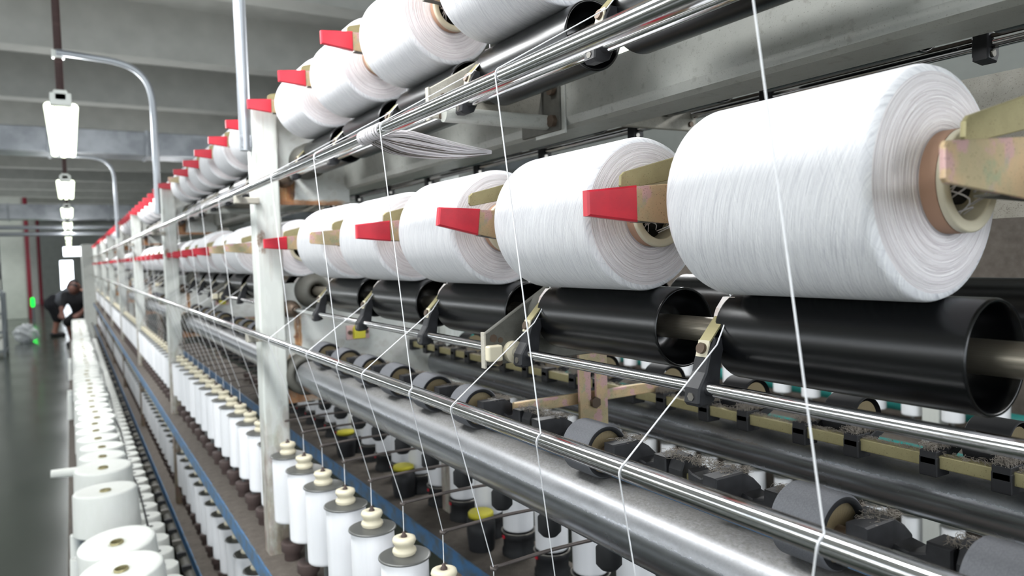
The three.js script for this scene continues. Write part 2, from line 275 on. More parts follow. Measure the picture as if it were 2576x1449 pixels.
const postDirt = canvasTex(128, 1024, (g, w, h) => {
  seed = 9; g.fillStyle = '#cdd0cb'; g.fillRect(0, 0, w, h);
  for (let i = 0; i < 500; i++) { g.fillStyle = `rgba(${rnd() < .5 ? '160,155,146' : '232,233,230'},${rr(.05, .2)})`; g.beginPath(); g.ellipse(rnd() * w, rnd() * h, rr(1, 8), rr(3, 30), 0, 0, 7); g.fill(); }
  for (let i = 0; i < 2600; i++) { const t = Math.pow(rnd(), .55), y = 420 + t * 604; g.fillStyle = `rgba(${86 + 40 * rnd() | 0},${72 + 30 * rnd() | 0},${60 + 24 * rnd() | 0},${rr(.02, .08) + .08 * t})`; g.beginPath(); g.ellipse(rnd() * w, y, rr(3, 16), rr(4, 22), 0, 0, 7); g.fill(); }
  for (let i = 0; i < 50; i++) { g.fillStyle = `rgba(110,80,60,${rr(.1, .4)})`; g.beginPath(); g.ellipse(40 + rr(-9, 9), 190 + rr(-14, 14), rr(1, 4), rr(1, 5), 0, 0, 7); g.fill(); }
}); postDirt.flipY = true;
M.post = mat({ map: postDirt, roughness: .42 });
function postGeo() { const g = box(0, .043, FLOOR, .255, -.02, .02, .004).toNonIndexed(), p = g.attributes.position, uv = []; for (let i = 0; i < p.count; i++) uv.push((p.getX(i) + p.getZ(i)) / .09, 1 - (.255 - p.getY(i)) / 1.2); g.setAttribute('uv', new THREE.Float32BufferAttribute(uv, 2)); return g; }
const pg = postGeo(), boltG = T(new THREE.CylinderGeometry(.007, .007, .006, 6).rotateZ(Math.PI / 2), -.003, 0, 0);
function panelGeo(pts, holes) { const g = extr(pts, .008, .001, holes), p = g.attributes.position, uv = []; for (let i = 0; i < p.count; i++) uv.push((p.getX(i) - .312) / .3, 1 - (.255 - p.getY(i)) / .52); g.setAttribute('uv', new THREE.Float32BufferAttribute(uv, 2)); return g; }
const upPanel = panelGeo([[.312, .255], [.40, .255], [.4425, .178], [.4425, .097], [.312, .097]], []);
const lowPanel = panelGeo([[.312, -.04], [.612, -.04], [.612, -.252], [.312, -.252]], []);
for (let k = 0; k < 8; k++) {
  const z = postZ(k), w = k ? `the ${ords[k]} white post` : 'the nearest white post';
  const p = tag(mesh('frame_post', pg, M.post), k ? `white steel frame post, ${ords[k]} along the machine` : 'tall grimy white steel post nearest the camera', 'post'); p.position.set(.269, 0, z);
  if (k < 4) { mesh('bolt', boltG, M.bolt, p).position.set(0, -.56, .0); }
  const f = tag(mesh('frame_post', pg, M.post), `white steel post on the machine's far side, opposite ${w}`, 'post'); f.position.set(.613, 0, z);
  const t = thing('bulkhead', k ? `white rust-stained plates bolted behind ${w}` : 'white rust-stained cross plates behind the nearest white post', 'panel', [0, 0, z - .012]);
  mesh('upper_plate', upPanel, M.panel, t); mesh('lower_plate', lowPanel, M.panel, t);
  if (k < 3) {
    for (const y of [-.0545, .1715]) mesh('bearing', latheZ([[.012, 0], [.012, .04], [.017, .045], [.022, .043], [.030, .035], [.030, 0]], 32).translate(.3643, y, .008), M.plate, t);
    mesh('tube_bearing', latheZ([[.02, 0], [.02, .03], [.03, .032], [.036, .024], [.037, 0]], 32).translate(.345, -.2, .008), M.plate, t);
    for (const y of [-.0845, .1415]) mesh('rod_socket', latheZ([[.005, .04], [.008, .04], [.012, .03], [.015, .012], [.015, 0]], 24).translate(.3245, y, .008), M.bolt, t);
    const b = mesh('clamp_plate', [box(.425, .468, -.148, -.122, .008, .012, .001)], M.pink, t); mesh('clamp_block', extr([[.436, -.146], [.457, -.146], [.457, -.127], [.452, -.121], [.441, -.121], [.436, -.127]], .012, .001).translate(0, 0, .012), M.yellow, b);
    mesh('bolt', [cylZ(.431, -.135, .004, .01, .016, 10), cylZ(.462, -.135, .004, .01, .016, 10)], M.bolt, t);
  }
}
tag(mesh('centre_beam', metreUV(extr([[.4335, .136], [.4365, .1285], [.4425, .1255], [.4825, .1255], [.4875, .13], [.4875, .176], [.4845, .179], [.4365, .179], [.4335, .176]], -ZEND + .5, 0).translate(0, 0, ZEND)), M.beam), 'long pale grey box beam above the lower row of packages', 'beam');
tag(mesh('centre_sheet', metreUV(box(.461, .464, .0125, .096, -.33, .45)), M.plateLight), 'speckled cream plate edge-on behind the nearest package', 'sheet');
for (const [y, l] of [[.034, 'lower'], [.260, 'upper']]) tag(mesh('pivot_shaft', cylZ(.428, y, .007, ZEND, .45, 14), M.shaft), `steel pivot shaft behind the ${l} row of packages`, 'shaft');
tag(mesh('end_cabinet', metreUV(box(.15, .78, FLOOR, .32, ZEND - .7, ZEND, .01)), M.paint), 'pale cabinet closing the far end of the machine', 'cabinet');

// winding rollers: one long shaft with a row of black drums
const drumG = latheZ([[.0085, -.028], [.0232, -.028], [.0245, -.006], [.0258, -.0012], [.0272, -.0004], [.028, -.0022], [.028, -.1468], [.0272, -.1486], [.0258, -.1478], [.0245, -.143], [.0232, -.121], [.0085, -.121]], 56);
function rollerLine(x, y, off, label, zmin) {
  const t = thing('winding_roller', label, 'roller', [x, y, 0]);
  mesh('shaft', [cylZ(0, 0, .0085, Math.max(zmin, ZEND), .42, 24)], M.shaft, t);
  for (let k = -1, n = 0; ; k++) { const z = -.1704 - P * k - off; if (z - .15 < zmin) break; if (((k % 7) + 7) % 7 === 5) continue; if (n++ > 70) break; mesh('drum', drumG, M.roller, t).position.z = z; }
}
rollerLine(.3643, -.0545, 0, 'black winding roller line under the lower row of packages', ZEND);
rollerLine(.3643, .1715, .095, 'black winding roller line under the upper row of packages', ZEND);
rollerLine(.5607, -.0545, .05, "black winding roller line on the machine's far side, lower", -4);
rollerLine(.5607, .1715, .145, "black winding roller line on the machine's far side, upper", -4);
// chrome guide rods
const rodLine = (x, y, r, l) => tag(mesh('guide_rod', cylZ(x, y, r, ZEND, .5, 40), M.chrome), l, 'rod');
rodLine(.2405, .1122, .0059, 'shiny chrome rod that guides threads of the upper row');
rodLine(.2495, -.1172, .0057, 'shiny chrome rod that guides threads of the lower row');
for (const [x, y] of [[.2405, .1122], [.2495, -.1172]]) for (let k = 0; k < 8; k++) {
  const up = y > 0, b = tag(mesh('rod_bracket', [box(x - .004, .275, y - .017, y - .006, postZ(k) + .021, postZ(k) + .033, .002), box(x - .005, x + .005, y - .017, y - .003, postZ(k) + .017, postZ(k) + .037, .002)], M.plateLight),
    `small clamp holding the ${up ? 'upper' : 'lower'} chrome rod on ${k ? `the ${ords[k]} white post` : 'the nearest white post'}`, 'bracket');
}
// traverse bars with a thread guide per package
const gArm = (() => { // origin: rod axis at the guide's z
  const dx = -.3245, dy = .0845;
  const q = pts => pts.map(([x, y]) => [x + dx, y + dy]);
  const tilt = .28, onFace = (g, x, y) => T(g.rotateZ(-tilt), x + dx, y + dy, 0);
  return {
    bracket: T(extr(q([[.3155, -.0925], [.3175, -.0948], [.3245, -.0945], [.3295, -.0925], [.3345, -.083], [.3365, -.067], [.3405, -.0545], [.331, -.0545], [.3262, -.0625], [.3225, -.0745], [.3165, -.0835]]), .0125, .001), 0, 0, -.0062),
    strip: (() => { const g = new THREE.BoxGeometry(.0265, .0011, .0088); g.rotateZ(.80); return T(g, .3372 + dx, -.0475 + dy, 0); })(),
    lug: onFace(box(-.0006, .0006, -.0055, .0048, -.0044, .0044), .3268, -.0605),
    screw: onFace(new THREE.CylinderGeometry(.0034, .0034, .003, 14).rotateZ(Math.PI / 2), .3255, -.0605),
    bolt: T(new THREE.CylinderGeometry(.0027, .0027, .002, 6).rotateZ(Math.PI / 2), .3163 + dx, -.0890 + dy, 0),
    tip: T(extr([[-.0078, -.0056], [.0052, -.0058], [.0078, -.0012], [.0040, .0066], [.0004, .0066], [-.0058, -.0002]], .0128, .0016), .3492 + dx, -.0372 + dy, -.0064),
  };
})();
function traverse(y, off, zmin, label, lower) {
  const t = thing('traverse_bar', label, 'traverse bar', [.3245, y, 0]);
  mesh('bar', cylZ(0, 0, .0043, zmin, .4, 24), M.chrome, t);
  for (let k = -1; ; k++) {
    const z = -.318 - P * k - off; if (z < zmin + .05) break;
    const far = z < -6, a = mesh('guide_arm', gArm.bracket, M.black, t); a.position.z = z;
    mesh('strip', gArm.strip, M.zincPlain, a); mesh('thread_tip', gArm.tip, M.ceramic, a);
    if (!far) { mesh('lug', gArm.lug, M.cream, a); mesh('screw', gArm.screw, M.bolt, a); mesh('bolt', gArm.bolt, M.steelBolt, a); }
  }
}
traverse(-.0845, 0, ZEND, 'steel traverse bar carrying black thread guides under the lower packages', true);
traverse(.1415, .092, ZEND, 'steel traverse bar carrying black thread guides under the upper packages', false);
{ const t = thing('traverse_bar', 'dark traverse rod with black clips showing behind the box beam', 'traverse bar', [.6005, .148, 0]);
  mesh('bar', cylZ(0, 0, .0046, -2.6, .45, 20), M.chrome, t); mesh('bar_lint', box(-.0035, .0035, .0038, .0062, -2.4, .4), M.dustBrown, t);
  for (let k = -1; k < 10; k++) { const c = mesh('clip', [T(extr([[-.008, -.0125], [.006, -.014], [.009, -.008], [.0075, .0078], [-.008, .0078]], .012, .001), 0, 0, -.006)], M.black, t); c.position.z = -.291 - P * k; mesh('bolt', cylZ(-.002, -.008, .003, .006, .0075, 10), M.steelBolt, c); } }
// centre supports in each bay
for (let k = 0; k < 6; k++) {
  const zu = -.64 - S * k, zl = -.545 - S * k, n = k ? bayName(k) : 'in the nearest bay';
  const plateG = [[.2985, -.0945], [.42, -.0945], [.43, -.04], [.43, 0.001], [.362, -.03], [.2985, -.067]];
  const t = thing('bearing_plate', `dark grey slanted plate carrying the lower winding roller ${n}`, 'bracket', [0, 0, zl]);
  mesh('plate', metreUV(extr(plateG, .005, .0008)), M.plate, t); mesh('rim', metreUV(box(.297, .299, -.097, -.066, -.001, .0055, .0005)), M.plateLight, t);
  mesh('bushing', [cylZ(.3245, -.0845, .0095, .002, .012, 20), box(.2975, .312, -.091, -.077, .004, .012, .002)], M.cream, t);
  mesh('bolt', [cylZ(.313, -.0735, .0025, .004, .0062, 8), cylZ(.306, -.0715, .0035, .004, .006, 8), cylZ(.3115, -.0925, .003, .004, .006, 8)], M.bolt, t);
  mesh('bearing', latheZ([[.009, .004], [.009, .014], [.016, .016], [.021, .012], [.023, .004]], 28).translate(.3643, -.0545, 0), M.plate, t);
  const u = thing('bearing_plate', `pale slanted plate carrying the upper winding roller ${n}`, 'bracket', [0, DY, zu]);
  mesh('plate', metreUV(extr(plateG, .005, .0008)), M.plateLight, u); mesh('rim', metreUV(box(.297, .299, -.097, -.066, -.001, .0055, .0005)), M.plateLight, u);
  mesh('bushing', [cylZ(.3245, -.0845, .0095, .002, .012, 20)], M.cream, u);
  mesh('bolt', [cylZ(.313, -.0735, .003, .004, .0066, 8), cylZ(.306, -.0815, .0038, .004, .006, 8), cylZ(.3105, -.0925, .003, .004, .006, 8)], M.bolt, u);
  mesh('bearing', latheZ([[.009, .004], [.009, .014], [.016, .016], [.021, .012], [.023, .004]], 28).translate(.3643, -.0545, 0), M.plate, u);
  const c = thing('cross_pipe', `short dusty cross pipe with a bolted bracket on the box beam ${n}`, 'bracket', [0, 0, zu + .01]);
  mesh('pipe', metreUV(cylX(.1345, 0, .0075, .31, .428, 20)), M.beam, c);
  mesh('bracket_plate', metreUV(box(.429, .4335, .124, .184, -.05, .022, .001)), M.plate, c); mesh('backing_plate', metreUV(box(.4315, .4338, .12, .186, -.026, .028, .0005)), M.beam, c);
  for (const [y, z] of [[.163, -.03], [.134, .012], [.166, .012]]) mesh('bolt', T(new THREE.CylinderGeometry(.0065, .0065, .006, 6).rotateZ(Math.PI / 2), .427, y, z), M.bolt, c);
  const h = thing('slot_bracket', `rainbow-tinted slotted hanger with a cross arm between the feed tubes ${n}`, 'bracket', [0, 0, -.6 - S * k]);
  mesh('hanger', metreUV(extr([[.4375, -.181], [.4735, -.181], [.4735, .0105], [.4375, .0105]], .004, .0006, [[...ring(.4555, -.126, .0036, 16).slice(0, 9), ...ring(.4555, -.154, .0036, 16).slice(8)], ring(.4465, -.1165, .0025)])), M.zinc, h);
  mesh('bolt', T(new THREE.CylinderGeometry(.006, .006, .004, 6).rotateX(Math.PI / 2), .4555, -.155, .006), M.bolt, h);
  mesh('cross_arm', metreUV(box(.366, .566, -.158, -.146, -.012, -.008, .001)), M.zinc, h);
}
for (let k = 0; k < 3; k++) { const t = thing('rod_bearing', `white lint-dusted bracket arm behind the lower packages ${k ? bayName(k) : 'in the nearest bay'}`, 'bracket', [0, 0, -.6 - S * k]);
  mesh('arm', metreUV(extr([[.49, .137], [.5, .13], [.598, .131], [.606, .137], [.606, .146], [.598, .152], [.49, .144]], .006, .001)), M.plateLight, t); mesh('bolt', cylZ(.596, .138, .003, .006, .0085, 8), M.bolt, t); }

// ------------------------------------------------------------------ feed tubes, press rollers and their square bars
function feedTube(x, y, z0, z1, label) {
  const g = new THREE.CylinderGeometry(.0255, .0255, z1 - z0, 72, 1, true).rotateX(Math.PI / 2).toNonIndexed(), p = g.attributes.position, uv = [];
  for (let i = 0; i < p.count; i += 3) { const a = [0, 1, 2].map(j => { let t = Math.atan2(p.getY(i + j), p.getX(i + j)) / 2 / Math.PI; return t; }); if (Math.max(...a) - Math.min(...a) > .5) for (let j = 0; j < 3; j++) if (a[j] < 0) a[j] += 1; for (let j = 0; j < 3; j++) uv.push(a[j], p.getZ(i + j) / .22); }
  g.setAttribute('uv', new THREE.Float32BufferAttribute(uv, 2)); T(g, x, y, (z0 + z1) / 2);
  return tag(mesh('feed_tube', g, M.tube), label, 'tube');
}
for (let k = 0; k < 6; k++) feedTube(.345, -.2, postZ(k) + .04, k ? postZ(k - 1) - .04 : .45, k ? `thick dusty steel feed tube ${bayName(k)}` : 'thick dusty steel feed tube in front, nearest bay');
for (let k = 0; k < 2; k++) feedTube(.591, -.2, postZ(k) + .04, k ? postZ(k - 1) - .04 : .45, k ? "steel feed tube on the machine's far side past the nearest post" : "steel feed tube on the machine's far side, nearest bay");
const hollowG = latheZ([[.0165, -.002], [.0165, .0], [.0195, .0], [.0208, -.0016], [.0208, -.0306], [.0195, -.032], [.0165, -.032], [.0165, -.03]], 44);
const pressSurf = latheZ([[.0195, .0], [.0208, -.0016], [.0208, -.0306], [.0195, -.032]], 44), pressEdge = latheZ([[.0162, -.003], [.0164, .0002], [.0195, .0]], 44), pressHub = latheZ([[.0005, -.0035], [.0163, -.0028]], 36);
const lintLump = (x, y, z, sx, sy, sz, n) => { const gs = []; for (let i = 0; i < n; i++) { const a = [x + rr(-1, 1) * sx, y, z + rr(-1, 1) * sz], h = rr(.3, 1) * sy; gs.push(tubeG([[a[0], a[1] - .001, a[2]], [a[0] + rr(-1, 1) * .003, a[1] + h, a[2] + rr(-1, 1) * .003], [a[0] + rr(-1, 1) * .004, a[1] + h * rr(.2, 1.1), a[2] + rr(-1, 1) * .004], [a[0] + rr(-1, 1) * .005, a[1] + h * rr(0, .8), a[2] + rr(-1, 1) * .005]], .00016, 5, 3)); } return join(gs); };
const holderA = extr([[.366, -.170], [.379, -.170], [.379, -.156], [.372, -.1495], [.362, -.1435], [.337, -.1435], [.337, -.1585], [.352, -.1625], [.362, -.163]], .012, .001);
const holderB = extr([[.366, -.170], [.380, -.170], [.380, -.152], [.372, -.146], [.366, -.148], [.362, -.157], [.362, -.166]], .014, .001);
const armDip = extr([[0, 0], [.013, 0], [.0135, -.006], [.022, -.0085], [.03, -.007], [.034, -.005], [.034, -.016], [.014, -.018], [0, -.016]], .018, .001);
tag(mesh('square_bar', metreUV(box(.367, .377, -.168, -.159, -6.9, .4, .0008)), M.zincPlain), 'olive square bar carrying the press roller holders in front', 'bar');
seed = 31;
for (let k = -1, n = 0; k < 60; k++) {
  const z = -.237 - .1 * k; if (z < -6.6) break;
  const q = (((z - ZP0) % S) + S) % S; if (q < .06 || q > S - .06) continue;
  const near = z > -1.2, gone = k === 1 || k === 3 || (k > 12 && k % 5 === 2), b = bay(z);
  const t = thing('press_roller', gone ? `black press roller holder left empty, ${ordn(n)} along the feed tube` : `grey rubber press roller resting on the feed tube, ${ordn(n)} from the near end`, 'roller', [0, 0, z]); n++;
  const hm = mesh('holder', [holderA.clone().translate(0, 0, .006), holderB.clone().translate(0, 0, -.052), T(armDip.clone().rotateY(Math.PI / 2), .358, -.147, .006), T(armDip.clone().rotateY(Math.PI / 2), .360, -.150, -.052)], M.black, t);
  if (near) mesh('lint', [lintLump(.37, -.149, -.03, .008, .004, .028, 160), lintLump(.36, -.145, .01, .012, .003, .006, 90)], M.fluff, hm).userData.kind = 'stuff';
  if (!gone) { const r = mesh('rubber_tyre', pressSurf, M.rubber, t); r.position.set(.345, -.1537, 0); mesh('tyre_edge', pressEdge, M.rubberEdge, r); mesh('hub', pressHub, M.hub, r); mesh('axle', cylZ(0, 0, .004, -.036, .01, 12), M.bolt, r); }
}
{ // far side bar with black clamps, lint and rollers
  const t = thing('roller_bar', "olive square bar with black lint-covered clamps over the far feed tube", 'bar');
  mesh('bar', metreUV(box(.552, .563, -.171, -.161, -2.6, .4, .0008)), M.zincPlain, t);
  seed = 41;
  for (let i = 0, z = -.14; z > -1.4; i++, z -= i % 2 ? .051 : .064) {
    const c = mesh('clamp', [box(.5485, .5665, -.1775, -.162, -.007, .007, .0012), box(.5485, .5665, -.1685, -.1575, -.0065, .0065, .001), T(extr([[.56, -.166], [.6, -.15], [.604, -.156], [.566, -.174]], .008, .001), 0, 0, -.004)], M.black, t); c.position.z = z;
    mesh('lint', lintLump(.566, -.157, 0, .018, .007, .006, z > -.8 ? 220 : 60), M.fluff, c).userData.kind = 'stuff';
  }
  mesh('lint', lintLump(.5575, -.161, -.6, .004, .003, .6, 1800), M.fluff, t).userData.kind = 'stuff';
  for (let k = -1, n = 0; k < 8; k++) { const r = thing('press_roller', `dark press roller behind the far feed tube, ${ordn(n++)} from the near end`, 'roller', [.589, -.1537, -.26 - .12 * k]); mesh('rubber_tyre', pressSurf, M.rubberEdge, r); mesh('hub', pressHub, M.hub, r); }
}
// ------------------------------------------------------------------ yarn packages and their cradles
const R0 = .053;
function packGeo(R) {
  const g = latheZ([[R - .0035, -.123], [R - .001, -.122], [R, -.119], [R, -.004], [R - .0012, -.0012], [R - .004, 0]], 72), p = g.attributes.position, u = g.attributes.uv;
  for (let i = 0; i < p.count; i++) u.setXY(i, u.getX(i) * 2, p.getZ(i) / .123); return g;
}
const yarnG = packGeo(R0), endG = latheZ([[R0 - .004, 0], [.044, .0012], [.034, .0028], [.0235, .0042], [.0226, .0045]], 72), farEndG = latheZ([[.0226, -.125], [R0 - .0035, -.123]], 48);
const paperG = latheZ([[.0226, -.127], [.0226, .0115], [.0205, .0115], [.0205, -.01]], 48);
const proto = (() => {
  const t = thing('yarn_package', 'white yarn package', 'yarn package');
  mesh('wound_yarn', yarnG, M.yarn, t); mesh('end_face', endG, M.face, t); mesh('back_face', farEndG, M.face, t); mesh('paper_tube', paperG, M.paper, t); return t;
})();
scene.remove(proto);
const rowName = up => up ? 'upper' : 'lower';
const placeName = (i, b) => `${ordn(i)} ${b === 0 ? 'before the nearest white post' : b < 8 ? `${bayName(b)}` : 'at the far end'}`;
const cap = extr([[-.0015, -.0072], [.0365, -.0112], [.0365, .0112], [-.0015, .0078]], .0064, .0012);
const handleG = extr([[0, -.0055], [.0015, -.0072], [.06, -.0122], [.115, -.013], [.115, .0105], [.06, .0125], [.0015, .0078], [0, .0062]], .0022, .0004);
const flangeG = extr([[.040, -.0110], [.115, -.0132], [.115, -.0122], [.040, -.0100]], .010, .0004);
const bladeG = extr([[.0005, -.003], [.002, -.0055], [.006, -.0052], [.075, .0075], [.11, .012], [.11, .03], [.07, .0225], [.004, .0055], [.001, .003]], .0022, .0004);
const chuckRing = latheZ([[.0178, -.014], [.0178, .0005], [.0186, .0016], [.0196, .0012], [.0204, .0018], [.0226, .0018], [.0235, .001], [.0235, -.0016], [.0226, -.002]], 44);
const chuckHub = latheZ([[.0005, -.006], [.0095, -.006], [.0105, -.004], [.0105, -.012], [.0178, -.014]], 32);
const lintStrands = (n, r) => { const gs = []; for (let i = 0; i < n; i++) { const a = rr(0, 6.28), b = a + rr(.4, 1.6), m = (a + b) / 2, q = rr(.7, 1) * r; gs.push(tubeG([[q * Math.cos(a), q * Math.sin(a), -.004], [q * .8 * Math.cos(m), q * .8 * Math.sin(m), rr(0, .006)], [q * Math.cos(b), q * Math.sin(b), -.003]], .0004, 8, 4)); } return join(gs); };
const pivotArm = [extr([[0, -.010], [.05, -.012], [.074, -.006], [.076, .012], [.06, .018], [0, .012]], .004, .0005).translate(.1, 0, -.006)];
const counts = {}, cradleCount = {};
function cradle(up, z, tipx, y, colour, tilt, i, b) {
  const c = colour === 'red' ? 'red-capped' : 'bare', t = thing('cradle_arm', colour === 'empty' ? `red-capped ${rowName(up)}-row cradle arm holding no package, beside ${b ? `the ${ords[b]}` : 'the nearest'} white post` : `${c} ${rowName(up)}-row cradle arm of the package ${placeName(i, b)}`, 'cradle arm', [tipx, y, z]);
  const h = mesh('handle', metreUV(handleG), M.zinc, t); h.rotation.z = tilt; mesh('handle_fold', metreUV(flangeG), M.zincDark, h).position.z = -.0085;
  if (colour !== 'bare') { const r = mesh('red_cap', metreUV(cap), M.red, t); r.rotation.z = tilt; r.position.z = -.0021; }
  const bl = mesh('blade', metreUV(bladeG), M.zincPlain, t); bl.position.set(.0325, .0155, -.010); 
  mesh('pivot_link', pivotArm, M.zincDark, t);
  if (colour !== 'empty') {
    const r = mesh('chuck_ring', chuckRing, M.cream, t); r.position.set(.346 - tipx, -(y - pkY), -.030); mesh('chuck_hub', chuckHub, M.darkHole, r);
    if (z > -1.2) { seed = 50 + i; mesh('caught_yarn', lintStrands(14, .0155), M.lint, r).userData.kind = 'stuff'; }
  }
  return t;
}
let pkY = 0;
const bareLow = new Set([0, 4, 7, 8]), bareUp = new Set([11, 25, 39]);
for (const up of [false, true]) {
  const n = {};
  for (let k = up ? 1 : 0; k < 57; k++) {
    const m = k % 7; let z = -(up ? .283 : .188) - P * k, b = Math.floor(k / 7) + (m >= (up ? 6 : 6) ? 1 : 0);
    if (z < ZEND + .2) break;
    if (!up && m === 6) continue;
    if (!up && m === 5) z -= .088;
    const ri = up ? R0 + rr(-.002, .0015) : [.0555, .0537, .0535, .052, .0528, .0495][k] ?? R0 + rr(-.003, .002);
    pkY = (up ? .1715 : -.0545) + Math.sqrt((ri + .0281) ** 2 - .0183 ** 2);
    b = up && m === 5 ? Math.floor(k / 7) : b;
    if (up && m === 5) { cradle(up, -.243 - P * k, .26, .2805 - .0255, 'empty', 0, 0, Math.floor(k / 7)); continue; }
    const i = n[b] = (n[b] ?? -1) + 1;
    const p = copyOf(proto, 'yarn_package', `white yarn package in the ${rowName(up)} row, ${placeName(i, b)}`, [.346, pkY, z], `${rowName(up)} row of white yarn packages`);
    p.scale.set(ri / R0, ri / R0, 1); p.rotation.z = rnd() * 6.28;
    const bare = (up ? bareUp : bareLow).has(k);
    const tipx = (bare ? .2665 : .2605) + (m === 5 ? .013 : 0);
    cradle(up, z + .0435, tipx, (up ? .255 : .028) + (k === 2 && !up ? .004 : 0), bare ? 'bare' : 'red', k === 2 && !up ? -.12 : (rnd() - .5) * .05, i, b);
  }
}
// ------------------------------------------------------------------ yarn waste wound round the upper chrome rod
{ seed = 61; const t = thing('yarn_waste', 'grey-white hank of waste yarn trailing from the upper chrome rod', 'yarn waste');
  const gs = [], dk = [];
  for (let i = 0; i < 420; i++) { const o = rr(-1, 1), q = rr(-1, 1), e = rr(.55, 1.0); (rnd() < .3 ? dk : gs).push(tubeG([[.241, .1065 + .002 * q, -.63 + .012 * o], [.262, .1055 + .009 * q, -.632 + .014 * o], [.3, .1025 + .0085 * q, -.636 + .011 * o], [.3 + .035 * e, .1012 + .0055 * q, -.639 + .007 * o], [.29 + .077 * e, .1022 + .0016 * q, -.64 + .002 * o]], .00042, 14, 4)); }
  mesh('fibres', gs, M.lint, t).userData.kind = 'stuff'; mesh('grey_fibres', dk, M.dustBrown, t).userData.kind = 'stuff';
  const wr = []; for (let i = 0; i < 46; i++) { const z = -.61 - rr(0, .05), r = .0061 + rr(0, .0006); wr.push(T(new THREE.TorusGeometry(r, .0004, 4, 20), .2405, .1122, z)); } mesh('wrapped_turns', wr, M.lint, t).userData.kind = 'stuff'; }
{ seed = 62; tag(mesh('loose_yarn', [tubeG([[.33, -.047, -.140], [.338, -.036, -.118], [.342, -.04, -.10], [.345, -.035, -.085], [.35, -.03, -.05]], .0005, 30, 5), tubeG([[.35, -.05, -.15], [.345, -.045, -.128], [.3545, -.054, -.118], [.354, -.06, -.117], [.3563, -.0634, -.119], [.362, -.066, -.11], [.37, -.064, -.06]], .0005, 40, 5), tubeG([[.335, -.04, -.139], [.342, -.0405, -.112], [.35, -.043, -.10], [.36, -.042, -.06]], .0005, 30, 5), T(new THREE.TorusGeometry(.0089, .0005, 5, 24), .3643, -.0545, -.108)], M.lint), 'stray white yarn snarled round the shaft of the nearest lower roller', 'yarn'); }

// ------------------------------------------------------------------ spindles: rails, bobbins, guide wires
const SX = .2985, spZ = n => -.538 - .1 * n, DECK = -.305;
function rail(x0, x1, top, zEnd, blueLeft, label, withBolsters, sx) {
  const t = thing('spindle_rail', label, 'rail');
  mesh('top_plate', metreUV(box(x0 + .002, x1, top - .006, top, zEnd, .35)), M.dustBrown, t);
  mesh('front_face', metreUV(box(blueLeft ? x0 : x1 - .003, blueLeft ? x0 + .003 : x1, top - .031, top + .0005, zEnd, .35)), M.blue, t);
  mesh('underside', metreUV(box(x0 + .003, x1 - .003, top - .03, top - .022, zEnd, .35)), M.dustBrown, t);
  for (let n = 0; n < withBolsters; n++) mesh('bolster', bolsterG, M.bolster, t).position.set(sx, top, spZ(n));
  return t;
}
const bolsterG = latheY([[.0005, .031], [.0165, .031], [.0175, .028], [.0175, .016], [.013, .012], [.013, 0]], 20);
rail(.25, .388, -.505, -11.6, true, 'long blue-edged dusty spindle rail of the upper deck in front', 104, SX);
rail(.25, .388, -.505 + DECK, -11.6, true, 'long blue-edged dusty spindle rail of the lower deck in front', 104, SX);
rail(.537, .675, -.505, -5, true, "blue-edged dusty spindle rail on the machine's far side", 28, .6265);
const bob = (() => {
  const t = thing('bobbin', 'slim white bobbin', 'bobbin'); seed = 3;
  mesh('wound_yarn', latheY([[.012, -.1105], [.0238, -.1105], [.0252, -.109], [.0257, -.106], [.0262, -.05], [.026, -.002], [.02, -.0015]], 40), M.bobbinYarn, t);
  mesh('flange', latheY([[.006, .0025], [.012, .0025], [.0265, .0012], [.0286, .0004], [.0288, -.0008], [.0278, -.0016], [.02, -.0016]], 40), M.flange, t);
  mesh('guide_spool', latheY([[.0035, .016], [.0042, .0212], [.0085, .0218], [.0122, .0202], [.0131, .0172], [.0118, .0142], [.0102, .0118], [.0104, .0098], [.0128, .0078], [.0133, .0052], [.012, .0026]], 30), M.cream, t);
  mesh('spindle_tip', latheY([[.0004, .027], [.0016, .0262], [.0022, .0235], [.0034, .0225], [.0036, .015]], 12), M.bolster, t);
  mesh('blade', cylY(0, 0, .0042, -.148, -.11, 12), M.spindle, t); return t;
})();
scene.remove(bob);
const bobFar = (() => { const t = bob.clone(); t.userData = { ...bob.userData }; t.children = t.children.filter(c => c.name !== 'spindle_tip'); return t; })();
for (const [deck, y] of [['upper', -.327], ['lower', -.327 + DECK]]) {
  const cnt = {};
  for (let n = deck === 'upper' ? 1 : 6; n < 104; n++) {
    const z = spZ(n), b = bay(z), i = cnt[b] = (cnt[b] ?? -1) + 1;
    copyOf(n < 40 ? bob : bobFar, 'bobbin', `slim white bobbin on the ${deck} spindle deck in front, ${placeName(i, b)}`, [SX, y, z], `white bobbins of the ${deck} deck`).rotation.y = n * 1.7;
  }
}
